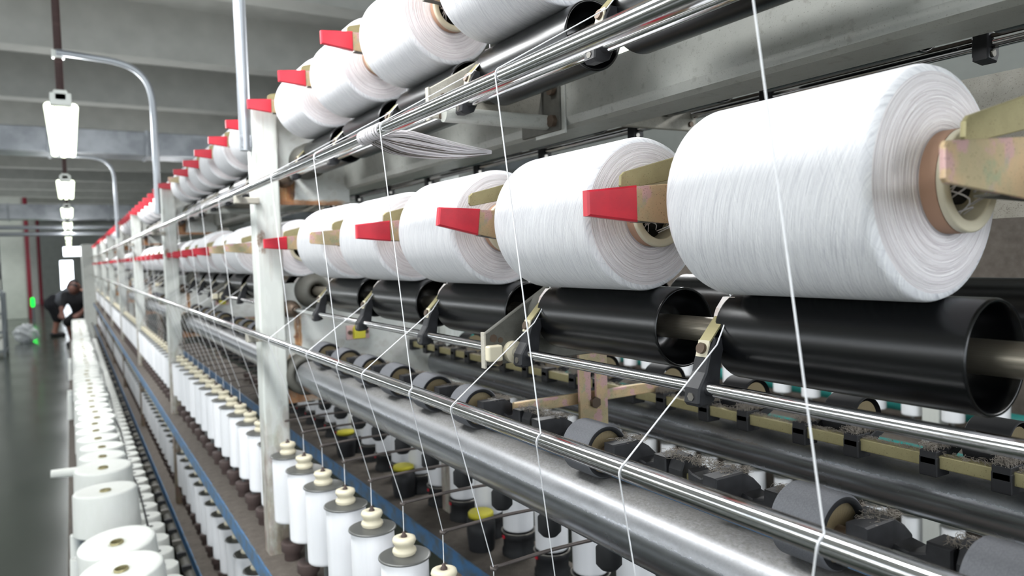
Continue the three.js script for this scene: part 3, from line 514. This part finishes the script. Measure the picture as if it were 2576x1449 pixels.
{ let i = 0; for (let n = -4; n < 24; n++) { if ([3, 7, 11].includes(n)) { const t = thing('empty_spindle', `yellow-topped black spindle pot without a bobbin, ${ordn((n - 3) / 4)} from the near end`, 'spindle', [.583, -.505, [-1.09, -1.43, -1.81][(n - 3) / 4]]); mesh('pot', latheY([[.0005, .055], [.024, .055], [.025, .03], [.022, 0]], 24), M.black, t); mesh('yellow_disc', latheY([[.0005, .066], [.004, .0655], [.02, .0655], [.022, .063], [.022, .0565], [.0005, .056]], 28), M.yellow, t); }
  copyOf(bob, 'bobbin', `white bobbin on the spindle deck of the machine's far side, ${ordn(i++)} from the near end`, [.6265, -.352, spZ(n)], 'white bobbins on the far side');
  const c = thing('spindle_cup', `black ringed cup under a far-side bobbin, ${ordn(i - 1)} from the near end`, 'spindle cup', [.6265, -.505, spZ(n)]); mesh('cup', latheY([[.0005, .04], [.0282, .04], [.0292, .037], [.0292, .03], [.026, .027], [.026, .012], [.0285, .009], [.0285, 0]], 28), M.rubberEdge, c); mesh('red_mark', box(-.0305, -.0288, .031, .036, -.003, .003), M.red, c); mesh('rim', T(new THREE.TorusGeometry(.0285, .0013, 6, 28).rotateX(Math.PI / 2), 0, .04, 0), M.steelBolt, c); } }
{ let i = 0; for (let n = -4; n < 34; n++) {
  const z = spZ(n), l = `brown bent wire thread guide above a front bobbin, ${ordn(i++)} from the near end`;
  const t = thing('guide_wire', l, 'thread guide', [0, 0, z]);
  mesh('wire', [tubeG([[.425, -.268, .004], [.36, -.2665, .002], [.303, -.2685, 0], [.2975, -.2692, -.0025], [.2962, -.2692, 0], [.2985, -.2692, .003], [.3012, -.269, .001]], .0018, 40, 7)], M.wire, t);
  mesh('knob', [latheY([[.0005, -.027], [.008, -.026], [.0125, -.021], [.0125, -.006], [.0105, -.004], [.0105, .006], [.0005, .006]], 18).translate(.4225, -.274, .002), latheY([[.0005, -.022], [.008, -.021], [.0105, -.017], [.0105, .006], [.0005, .006]], 16).translate(.442, -.274, -.014)], M.rubberEdge, t);
} }
tag(mesh('guide_rail', box(.412, .46, -.266, -.2605, -4.2, .3, .001), M.dustBrown), 'narrow dark rail carrying the brown wire thread guides', 'rail');
// ------------------------------------------------------------------ threads
function thread(pts, r, label, group) { const gs = []; for (let i = 0; i + 1 < pts.length; i++) gs.push(rod(pts[i], pts[i + 1], r, 6)); return tag(mesh('thread', gs, M.thread), label, 'thread', group); }
const arc = (cx, cy, r, a0, a1, z0, z1, n = 6) => Array.from({ length: n + 1 }, (_, i) => { const t = i / n, a = a0 + (a1 - a0) * t; return [cx + r * Math.cos(a), cy + r * Math.sin(a), z0 + (z1 - z0) * t]; });
{
  const rl = .0057 + .0004, ru = .0059 + .0004;
  const down = (zr, zs) => [...arc(.2495, -.1172, rl, Math.PI * .70, Math.PI * 1.1, zr, zr - .002), [.2985, -.2685, zs], [.2985, -.3035, zs]];
  let i = 0, j = 0;
  for (let k = 0; k < 26; k++) {
    if (k % 7 === 5 || k % 7 === 6) continue; const zt = -.3155 - P * k, zr = -.297 - P * k, b = bay(zt);
    thread([[.352, -.0265, zt - .005], [.3505, -.0335, zt], [.3275, -.0575, zt + .008], ...down(zr, -.338 - P * k)], k < 12 ? .00045 : .0006, `white thread of the lower package ${placeName(k - 7 * Math.floor(k / 7), b)}`);
  }
  for (let k = -1; k < 26; k++) {
    if (k >= 0 && (k + 1) % 7 === 5) continue; const zt = -.4076 - P * k, zr = -.4015 - P * k, b = bay(zr);
    thread([[.352, .2, zt - .003], [.3505, .1925, zt], [.3275, .1685, zt + .004], ...arc(.2405, .1122, ru, Math.PI * .62, Math.PI * 1.02, zr, zr + .001), ...down(zr + .0242, -.438 + P - P * (k + 1))], k < 12 ? .00045 : .0006, k < 0 ? 'thick white thread crossing in front of the nearest package' : `white thread between the two chrome rods, ${ordn(k)} from the near end`);
  }
}
// ------------------------------------------------------------------ aisle: cone channel, cones, tubes
{
  const t = thing('cone_channel', 'blue-edged steel channel along the aisle carrying white cones', 'channel');
  mesh('channel', metreUV(box(.008, .10, -.70, -.692, -9.6, -1.0)), M.dustBrown, t); for (const x of [.004, .098]) mesh('blue_edge', metreUV(box(x, x + .008, -.72, -.686, -9.6, -1.0, .001)), M.blue, t);
  for (let z = -1.6; z > -9.6; z -= 1.3) mesh('leg', box(.03, .075, FLOOR, -.7, z - .02, z + .02, .003), M.greyMetal, t);
  mesh('side_sheet', metreUV(box(-.012, -.006, -1.42, -.80, -9.6, -1.0)), M.greyMetal, t); mesh('shelf', metreUV(box(-.045, .21, -.835, -.825, -9.6, -1.0)), M.dustBrown, t);
  const cg = latheY([[.012, .096], [.0125, .102], [.02, .103], [.064, .108], [.071, .1065], [.0745, .102], [.078, .004], [.075, 0], [.012, 0]], 44), hole = latheY([[.0105, .085], [.0105, .1065], [.0128, .1065], [.0135, .1015]], 20);
  const proto2 = thing('yarn_cone', 'broad white yarn cone', 'yarn cone'); mesh('wound_yarn', cg, M.cone, proto2); mesh('core', hole, M.zincPlain, proto2); mesh('core_hole', latheY([[.0003, .088], [.0106, .088]], 16), M.darkHole, proto2); scene.remove(proto2);
  seed = 71; let i = 0;
  for (let z = -1.575; z > -9.4; z -= [.165, .41, .255, .14][i - 1] ?? rr(.125, .15)) { const c = copyOf(proto2, 'yarn_cone', i === 0 ? 'broad white yarn cone lowest in the corner, a narrow tube standing before it' : `broad white yarn cone on the blue aisle channel, ${ordn(i)} from the camera`, [.052 + (i < 2 ? .012 : rr(-.006, .006)), -.692, z], 'white cones along the aisle'); c.rotation.set(rr(-.05, .05) + (i < 2 ? .06 : 0), 0, i < 2 ? .08 : rr(-.03, .03)); c.position.y += .006; if (i > 3) c.scale.set(.86, 1, .86); i++; }
  const tubeY = latheY([[.0005, .128], [.0085, .128], [.0085, .134], [.0115, .134], [.0125, .131], [.0165, 0], [.0005, 0]], 24), hol = latheY([[.0003, .1285], [.0085, .1285]], 14);
  const tp = (x, z, y, rot, l, m = M.cone) => { const q = thing('yarn_tube', l, 'yarn tube', [x, y, z]); mesh('wound_yarn', tubeY, m, q); mesh('hole', hol, M.darkHole, q); if (rot) q.rotation.set(...rot); return q; };
  tp(.055, -1.43, -.692, [0, 0, 0], 'narrow white yarn tube standing in front of the nearest broad cones');
  tp(-.095, -1.55, -.90, [0, 0, 0], 'pale pink yarn tube at the bottom edge beside the cones', M.pink);
  tp(.142, -1.10, -.60, [.5, 0, -.55], 'yellow yarn tube leaning beside the lower spindle deck', M.yellow);
  i = 0; for (const z of [-1.62, -1.8, -2.0, -2.18]) tp(-.022, z, -.825, null, `slim white yarn tube on the low shelf left of the cones, ${ordn(i++)} from the camera`);
  tp(.05, -2.68, -.655, [0, 0, 1.5], 'small white yarn tube lying sideways out of the cone row'); for (const z of [-4.6, -4.75, -6.2, -6.4]) tp(-.035, z, -.825, null, `slim white yarn tube on the low shelf farther down, ${ordn(i++ - 4)} of four`);
  const small = latheY([[.004, .078], [.0075, .0785], [.033, .08], [.037, .077], [.038, .004], [.004, 0]], 28), sh = latheY([[.0003, .0788], [.0072, .0788]], 12);
  const sp = thing('small_bobbin', 'small white bobbin', 'bobbin'); mesh('wound_yarn', small, M.cone, sp); mesh('hole', sh, M.darkHole, sp); scene.remove(sp);
  for (let n = 0; n < 70; n++) copyOf(sp, 'small_bobbin', `small round white bobbin on the shelf between cones and machine, ${ordn(n)} from the camera`, [.16, -.825, -1.35 - .105 * n], 'small white bobbins on the shelf');
  tag(mesh('cord', tubeG(Array.from({ length: 24 }, (_, q) => [.15 + .004 * Math.sin(q * 2.1), -.722 + .003 * Math.cos(q * 3), -1.2 - .35 * q]), .0026, 120, 6), M.rubberEdge), 'thin black cord running above the small bobbins', 'cord');
  const g = thing('lower_guard', 'dark greasy lower side sheet of the machine', 'sheet'); mesh('sheet', metreUV(box(.243, .248, -1.45, -.90, -11.6, -.9)), M.dustBrown, g); mesh('pipe', cylZ(.222, -.79, .012, -11.6, -.9, 14), M.plate, g);
  for (let z = -1.0, n = 0; z > -9; z -= .1, n++) mesh('clip', box(.205, .228, -.782, -.768, z - .006, z + .006, .001), n % 3 ? M.black : M.steelBolt, g);
}
// ------------------------------------------------------------------ next machine, seen through this one
{
  const t = thing('machine_rail', 'teal-edged spindle rail of the next machine across the far aisle', 'rail'); const NX = 1.53;
  for (const y of [-.505, -.88]) { mesh('top_plate', metreUV(box(.252 + NX, .39 + NX, y - .006, y, -7, .3)), M.dustBrown, t); mesh('front_face', box(.25 + NX, .253 + NX, y - .056, y + .001, -7, .3), y > -.6 ? M.teal : M.blue, t); }
  mesh('back_sheet', metreUV(box(.46 + NX, .465 + NX, -1.3, .1, -7, .3)), M.dustBrown, t);
  mesh('teal_rail', cylZ(.40 + NX, -.44, .02, -7, .3, 12), M.teal, t);
  for (let k = 0; k < 5; k++) mesh('post', box(.275 + NX, .318 + NX, FLOOR, .25, -1.0 - S * k - .02, -1.0 - S * k + .02), M.paint, t);
  let i = 0; for (let n = -4; n < 26; n++) for (const [d, y] of [['upper', -.33], ['lower', -.70]]) copyOf(bob, 'bobbin', `white bobbin on the ${d} deck of the next machine, ${ordn(d === 'lower' ? i : i++)} from the near end`, [SX + NX, y, spZ(n) - .02], `white bobbins of the next machine's ${d} deck`);
}
// ------------------------------------------------------------------ far left of the aisle
{
  const t = thing('cone_trolley', 'grey metal trolley with rows of white cones by the nearest column', 'trolley', [-1.22, FLOOR, -15.4]);
  for (const x of [-.2, .2]) for (const z of [-.35, .35]) mesh('upright', cylY(x, z, .018, .0, 1.08, 10), M.greyMetal, t);
  for (const y of [.08, .4, .72, 1.04]) { mesh('shelf', box(-.22, .22, y, y + .025, -.38, .38, .004), M.greyMetal, t); }
  mesh('curved_end', tubeG([[.2, .1, .36], [.24, .8, .36], [.2, 1.12, .36], [.1, 1.18, .36], [-.2, 1.18, .36]], .02, 24, 8), M.greyMetal, t);
  const cg = latheY([[.015, .2], [.05, .2], [.085, .02], [.08, 0], [.015, 0]], 20); const pr = thing('trolley_cone', 'white cone', 'yarn cone'); mesh('wound_yarn', cg, M.cone, pr); scene.remove(pr);
  let i = 0; for (const [r, y] of [['bottom', .106], ['second', .426], ['third', .746]]) for (const z of [-.22, 0, .22]) for (const x of [-.1, .1]) copyOf(pr, 'trolley_cone', `white cone on the trolley's ${r} shelf, ${['back', 'middle', 'front'][Math.round(z / .22) + 1]} ${x < 0 ? 'wall' : 'aisle'} side`, [-1.22 + x, FLOOR + y, -15.4 + z]);
  const b = thing('control_box', 'white control box with a black vent on the nearest column', 'control box', [-1.3, 0, -16.35]); mesh('body', box(-.16, .12, -.22, .12, -.15, .15, .01), M.lampShell, b); mesh('vent', box(.12, .19, -.2, .12, -.13, .13, .006), M.rubberEdge, b); for (let q = 0; q < 8; q++) mesh('fin', box(.19, .2, -.18 + .036 * q, -.165 + .036 * q, -.12, .12), M.rubberEdge, b); mesh('conduit', cylY(.06, .0, .02, .12, .5, 8), M.galv, b);
  seed = 81; const bag = new THREE.IcosahedronGeometry(.2, 4), p = bag.attributes.position; const v = new THREE.Vector3();
  for (let q = 0; q < p.count; q++) { v.fromBufferAttribute(p, q); const s = 1 + .22 * Math.sin(v.x * 31 + v.y * 17) * Math.cos(v.z * 27 - v.y * 21) + .1 * Math.sin(v.x * 60 + v.z * 47); p.setXYZ(q, v.x * s * 1.0, Math.max(-.17, v.y * s * .95), v.z * s); } bag.computeVertexNormals();
  tag(mesh('plastic_bag', bag, M.plastic), 'crumpled clear white plastic bag on the floor near the column', 'bag').position.set(-.82, FLOOR + .17, -17.6);
  const gl = thing('green_light', 'small bright green light on a post beside the red downpipe', 'light', [-.93, FLOOR, -24]); mesh('stand', cylY(0, 0, .03, 0, .42, 10), M.greyMetal, gl); mesh('lens', new THREE.CapsuleGeometry(.05, .17, 4, 12).translate(0, .55, 0), mat({ color: 0x22cc44, emissive: 0x20ff50, emissiveIntensity: 1.6 }), gl); const pl = new THREE.PointLight(0x20ff50, .3, 0); pl.position.set(0, .55, 0); gl.add(pl);
}
// ------------------------------------------------------------------ two workers
function blob(bones, lo, hi, res, k) { // smooth union of tapered capsules, meshed
  const mc = new MarchingCubes(res, new THREE.MeshBasicMaterial(), false, false, 90000), n = mc.size, h = n / 2, c = lo.map((v, i) => (v + hi[i]) / 2), s = Math.max(...hi.map((v, i) => v - lo[i])) / 2 * 1.08;
  for (let z = 0, q = 0; z < n; z++) for (let y = 0; y < n; y++) for (let x = 0; x < n; x++, q++) {
    const P3 = [(x - h) / h * s + c[0], (y - h) / h * s + c[1], (z - h) / h * s + c[2]]; let acc = 0;
    for (const [a, b, ra, rb] of bones) { const ab = [b[0] - a[0], b[1] - a[1], b[2] - a[2]], ap = [P3[0] - a[0], P3[1] - a[1], P3[2] - a[2]], L = ab[0] ** 2 + ab[1] ** 2 + ab[2] ** 2 || 1e-9, t = Math.max(0, Math.min(1, (ap[0] * ab[0] + ap[1] * ab[1] + ap[2] * ab[2]) / L)); acc += Math.exp(-k * (Math.hypot(ap[0] - ab[0] * t, ap[1] - ab[1] * t, ap[2] - ab[2] * t) - (ra + (rb - ra) * t))); }
    mc.field[z * n * n + y * n + x] = Math.log(Math.max(acc, 1e-30)) / k;
  }
  mc.isolation = 0; mc.update(); const g = new THREE.BufferGeometry(), cnt = mc.count * 3;
  g.setAttribute('position', new THREE.BufferAttribute(mc.positionArray.slice(0, cnt).map((v, i) => v * s + c[i % 3]), 3)); g.setAttribute('normal', new THREE.BufferAttribute(mc.normalArray.slice(0, cnt), 3)); return g;
}
function worker(o) {
  const t = thing('person', o.label, 'person', o.pos), J = o.j, K = 55;
  const hand = (w, e) => { const d = [e[0] - w[0], e[1] - w[1], e[2] - w[2]], f = (s, q, r = .009) => [[e[0] - d[0] * .2, e[1] - d[1] * .2, e[2] - d[2] * .2 + s * .5], [e[0] + d[0] * q, e[1] + d[1] * q, e[2] + d[2] * q + s], r, .007]; return [[w, e, .026, .034], f(-.03, .62), f(-.01, .75), f(.01, .7), f(.03, .5), [[w[0] + d[0] * .4, w[1] + d[1] * .4, w[2] + d[2] * .4], [e[0] + .02, e[1] + .01, e[2] + .055], .012, .009]]; };
  const arms = [], legs = [], torso = [[J.hip, J.chest, .135, .15], [J.chest, J.neck, .13, .07]], sleeves = [], shorts = [[J.hip, J.waist, .15, .14]];
  for (const s of ['L', 'R']) { arms.push([J['sh' + s], J['el' + s], .05, .042], [J['el' + s], J['wr' + s], .04, .028], ...hand(J['wr' + s], J['ha' + s])); sleeves.push([J['sh' + s], J['el' + s], .064, .058]); torso.push([J.chest, J['sh' + s], .11, .06]); legs.push([J['hp' + s], J['kn' + s], .085, .06], [J['kn' + s], J['an' + s], .056, .036], [J['an' + s], J['to' + s], .036, .028]); shorts.push([J['hp' + s], J['kn' + s], .105, .09]); }
  const head = [[J.neck, J.head, .05, .07], [J.head, J.head, .098, .098], [J.head, J.chin, .085, .055], [J.nose, J.nose, .014, .014], [J.earL, J.earL, .02, .02], [J.earR, J.earR, .02, .02]];
  const lo = [-.75, -.05, -.4], hi = [.75, 1.45, .4];
  mesh('body', blob([...torso, ...arms, ...legs, ...head], lo, hi, 96, K), o.skin, t);
  mesh('shirt', blob([...torso.map(b => [b[0], b[1], b[2] + .012, b[3] + .008]), ...sleeves], lo, hi, 72, K), o.shirt, t);
  mesh('shorts', blob(shorts, lo, hi, 64, K), o.shorts, t);
  mesh('hair', blob([[J.head, J.crown, .101, .085], [J.head, J.nape, .098, .06]], lo, hi, 72, 70), M.rubberEdge, t);
  for (const s of ['L', 'R']) { mesh('shoe', blob([[[J['an' + s][0], J['an' + s][1] - .02, J['an' + s][2]], J['to' + s], .05, .042], [[J['an' + s][0] - .04, .045, J['an' + s][2]], J['to' + s], .045, .042]], lo, hi, 72, 80), M.rubberEdge, t); const e = J['eye' + s]; mesh('eye', new THREE.SphereGeometry(.011, 8, 6).translate(...e), M.rubberEdge, t); }
  mesh('mouth', new THREE.CapsuleGeometry(.006, .035, 3, 6).rotateX(Math.PI / 2).translate(...J.mouth), M.wallRed, t);
  t.rotation.y = o.turn; return t;
}
const skin = mat({ color: 0x8f6353, roughness: .6 }), skinDark = mat({ color: 0x6f4c42, roughness: .6 });
worker({ label: 'person in a grey shirt and black shorts bending forward in the aisle', pos: [-.22, FLOOR, -18.6], turn: 0, skin, shirt: mat({ color: 0x55585e, roughness: .9 }), shorts: mat({ color: 0x0c0d14, roughness: .9 }),
  j: { hip: [-.16, .70, 0], waist: [-.1, .78, 0], chest: [.2, .90, 0], neck: [.34, .94, 0], head: [.44, .95, 0], chin: [.49, .86, 0], nose: [.545, .90, 0], earL: [.43, .93, .1], earR: [.43, .93, -.1], crown: [.44, 1.0, 0], nape: [.38, .99, 0], mouth: [.53, .86, 0], eyeL: [.53, .94, .035], eyeR: [.53, .94, -.035],
    shL: [.26, .90, .17], elL: [.22, .66, .2], wrL: [.3, .46, .17], haL: [.33, .38, .15], shR: [.26, .90, -.17], elR: [.26, .66, -.2], wrR: [.36, .47, -.17], haR: [.39, .39, -.15],
    hpL: [-.15, .66, .09], knL: [-.06, .38, .1], anL: [-.13, .07, .1], toL: [.02, .035, .11], hpR: [-.15, .66, -.09], knR: [-.08, .38, -.1], anR: [-.15, .07, -.1], toR: [0, .035, -.11] } });
worker({ label: 'dark-haired person in black clothes crouching at the end of the cone channel', pos: [.09, FLOOR, -16.2], turn: -Math.PI / 2 - .35, skin: skinDark, shirt: mat({ color: 0x17171b, roughness: .9 }), shorts: mat({ color: 0x101014, roughness: .9 }),
  j: { hip: [-.2, .56, 0], waist: [-.17, .64, 0], chest: [.02, .88, 0], neck: [.1, 1.02, 0], head: [.16, 1.13, 0], chin: [.22, 1.05, 0], nose: [.265, 1.1, 0], earL: [.15, 1.12, .1], earR: [.15, 1.12, -.1], crown: [.14, 1.18, 0], nape: [.09, 1.12, 0], mouth: [.255, 1.05, 0], eyeL: [.25, 1.14, .035], eyeR: [.25, 1.14, -.035],
    shL: [.06, .96, .18], elL: [.16, .74, .22], wrL: [.34, .62, .16], haL: [.41, .58, .13], shR: [.06, .96, -.18], elR: [.16, .74, -.22], wrR: [.34, .62, -.16], haR: [.41, .58, -.13],
    hpL: [-.17, .54, .1], knL: [.16, .46, .13], anL: [.02, .07, .12], toL: [.17, .035, .13], hpR: [-.17, .54, -.1], knR: [.16, .46, -.13], anR: [.02, .07, -.12], toR: [.17, .035, -.13] } });
renderer.render(scene, camera);
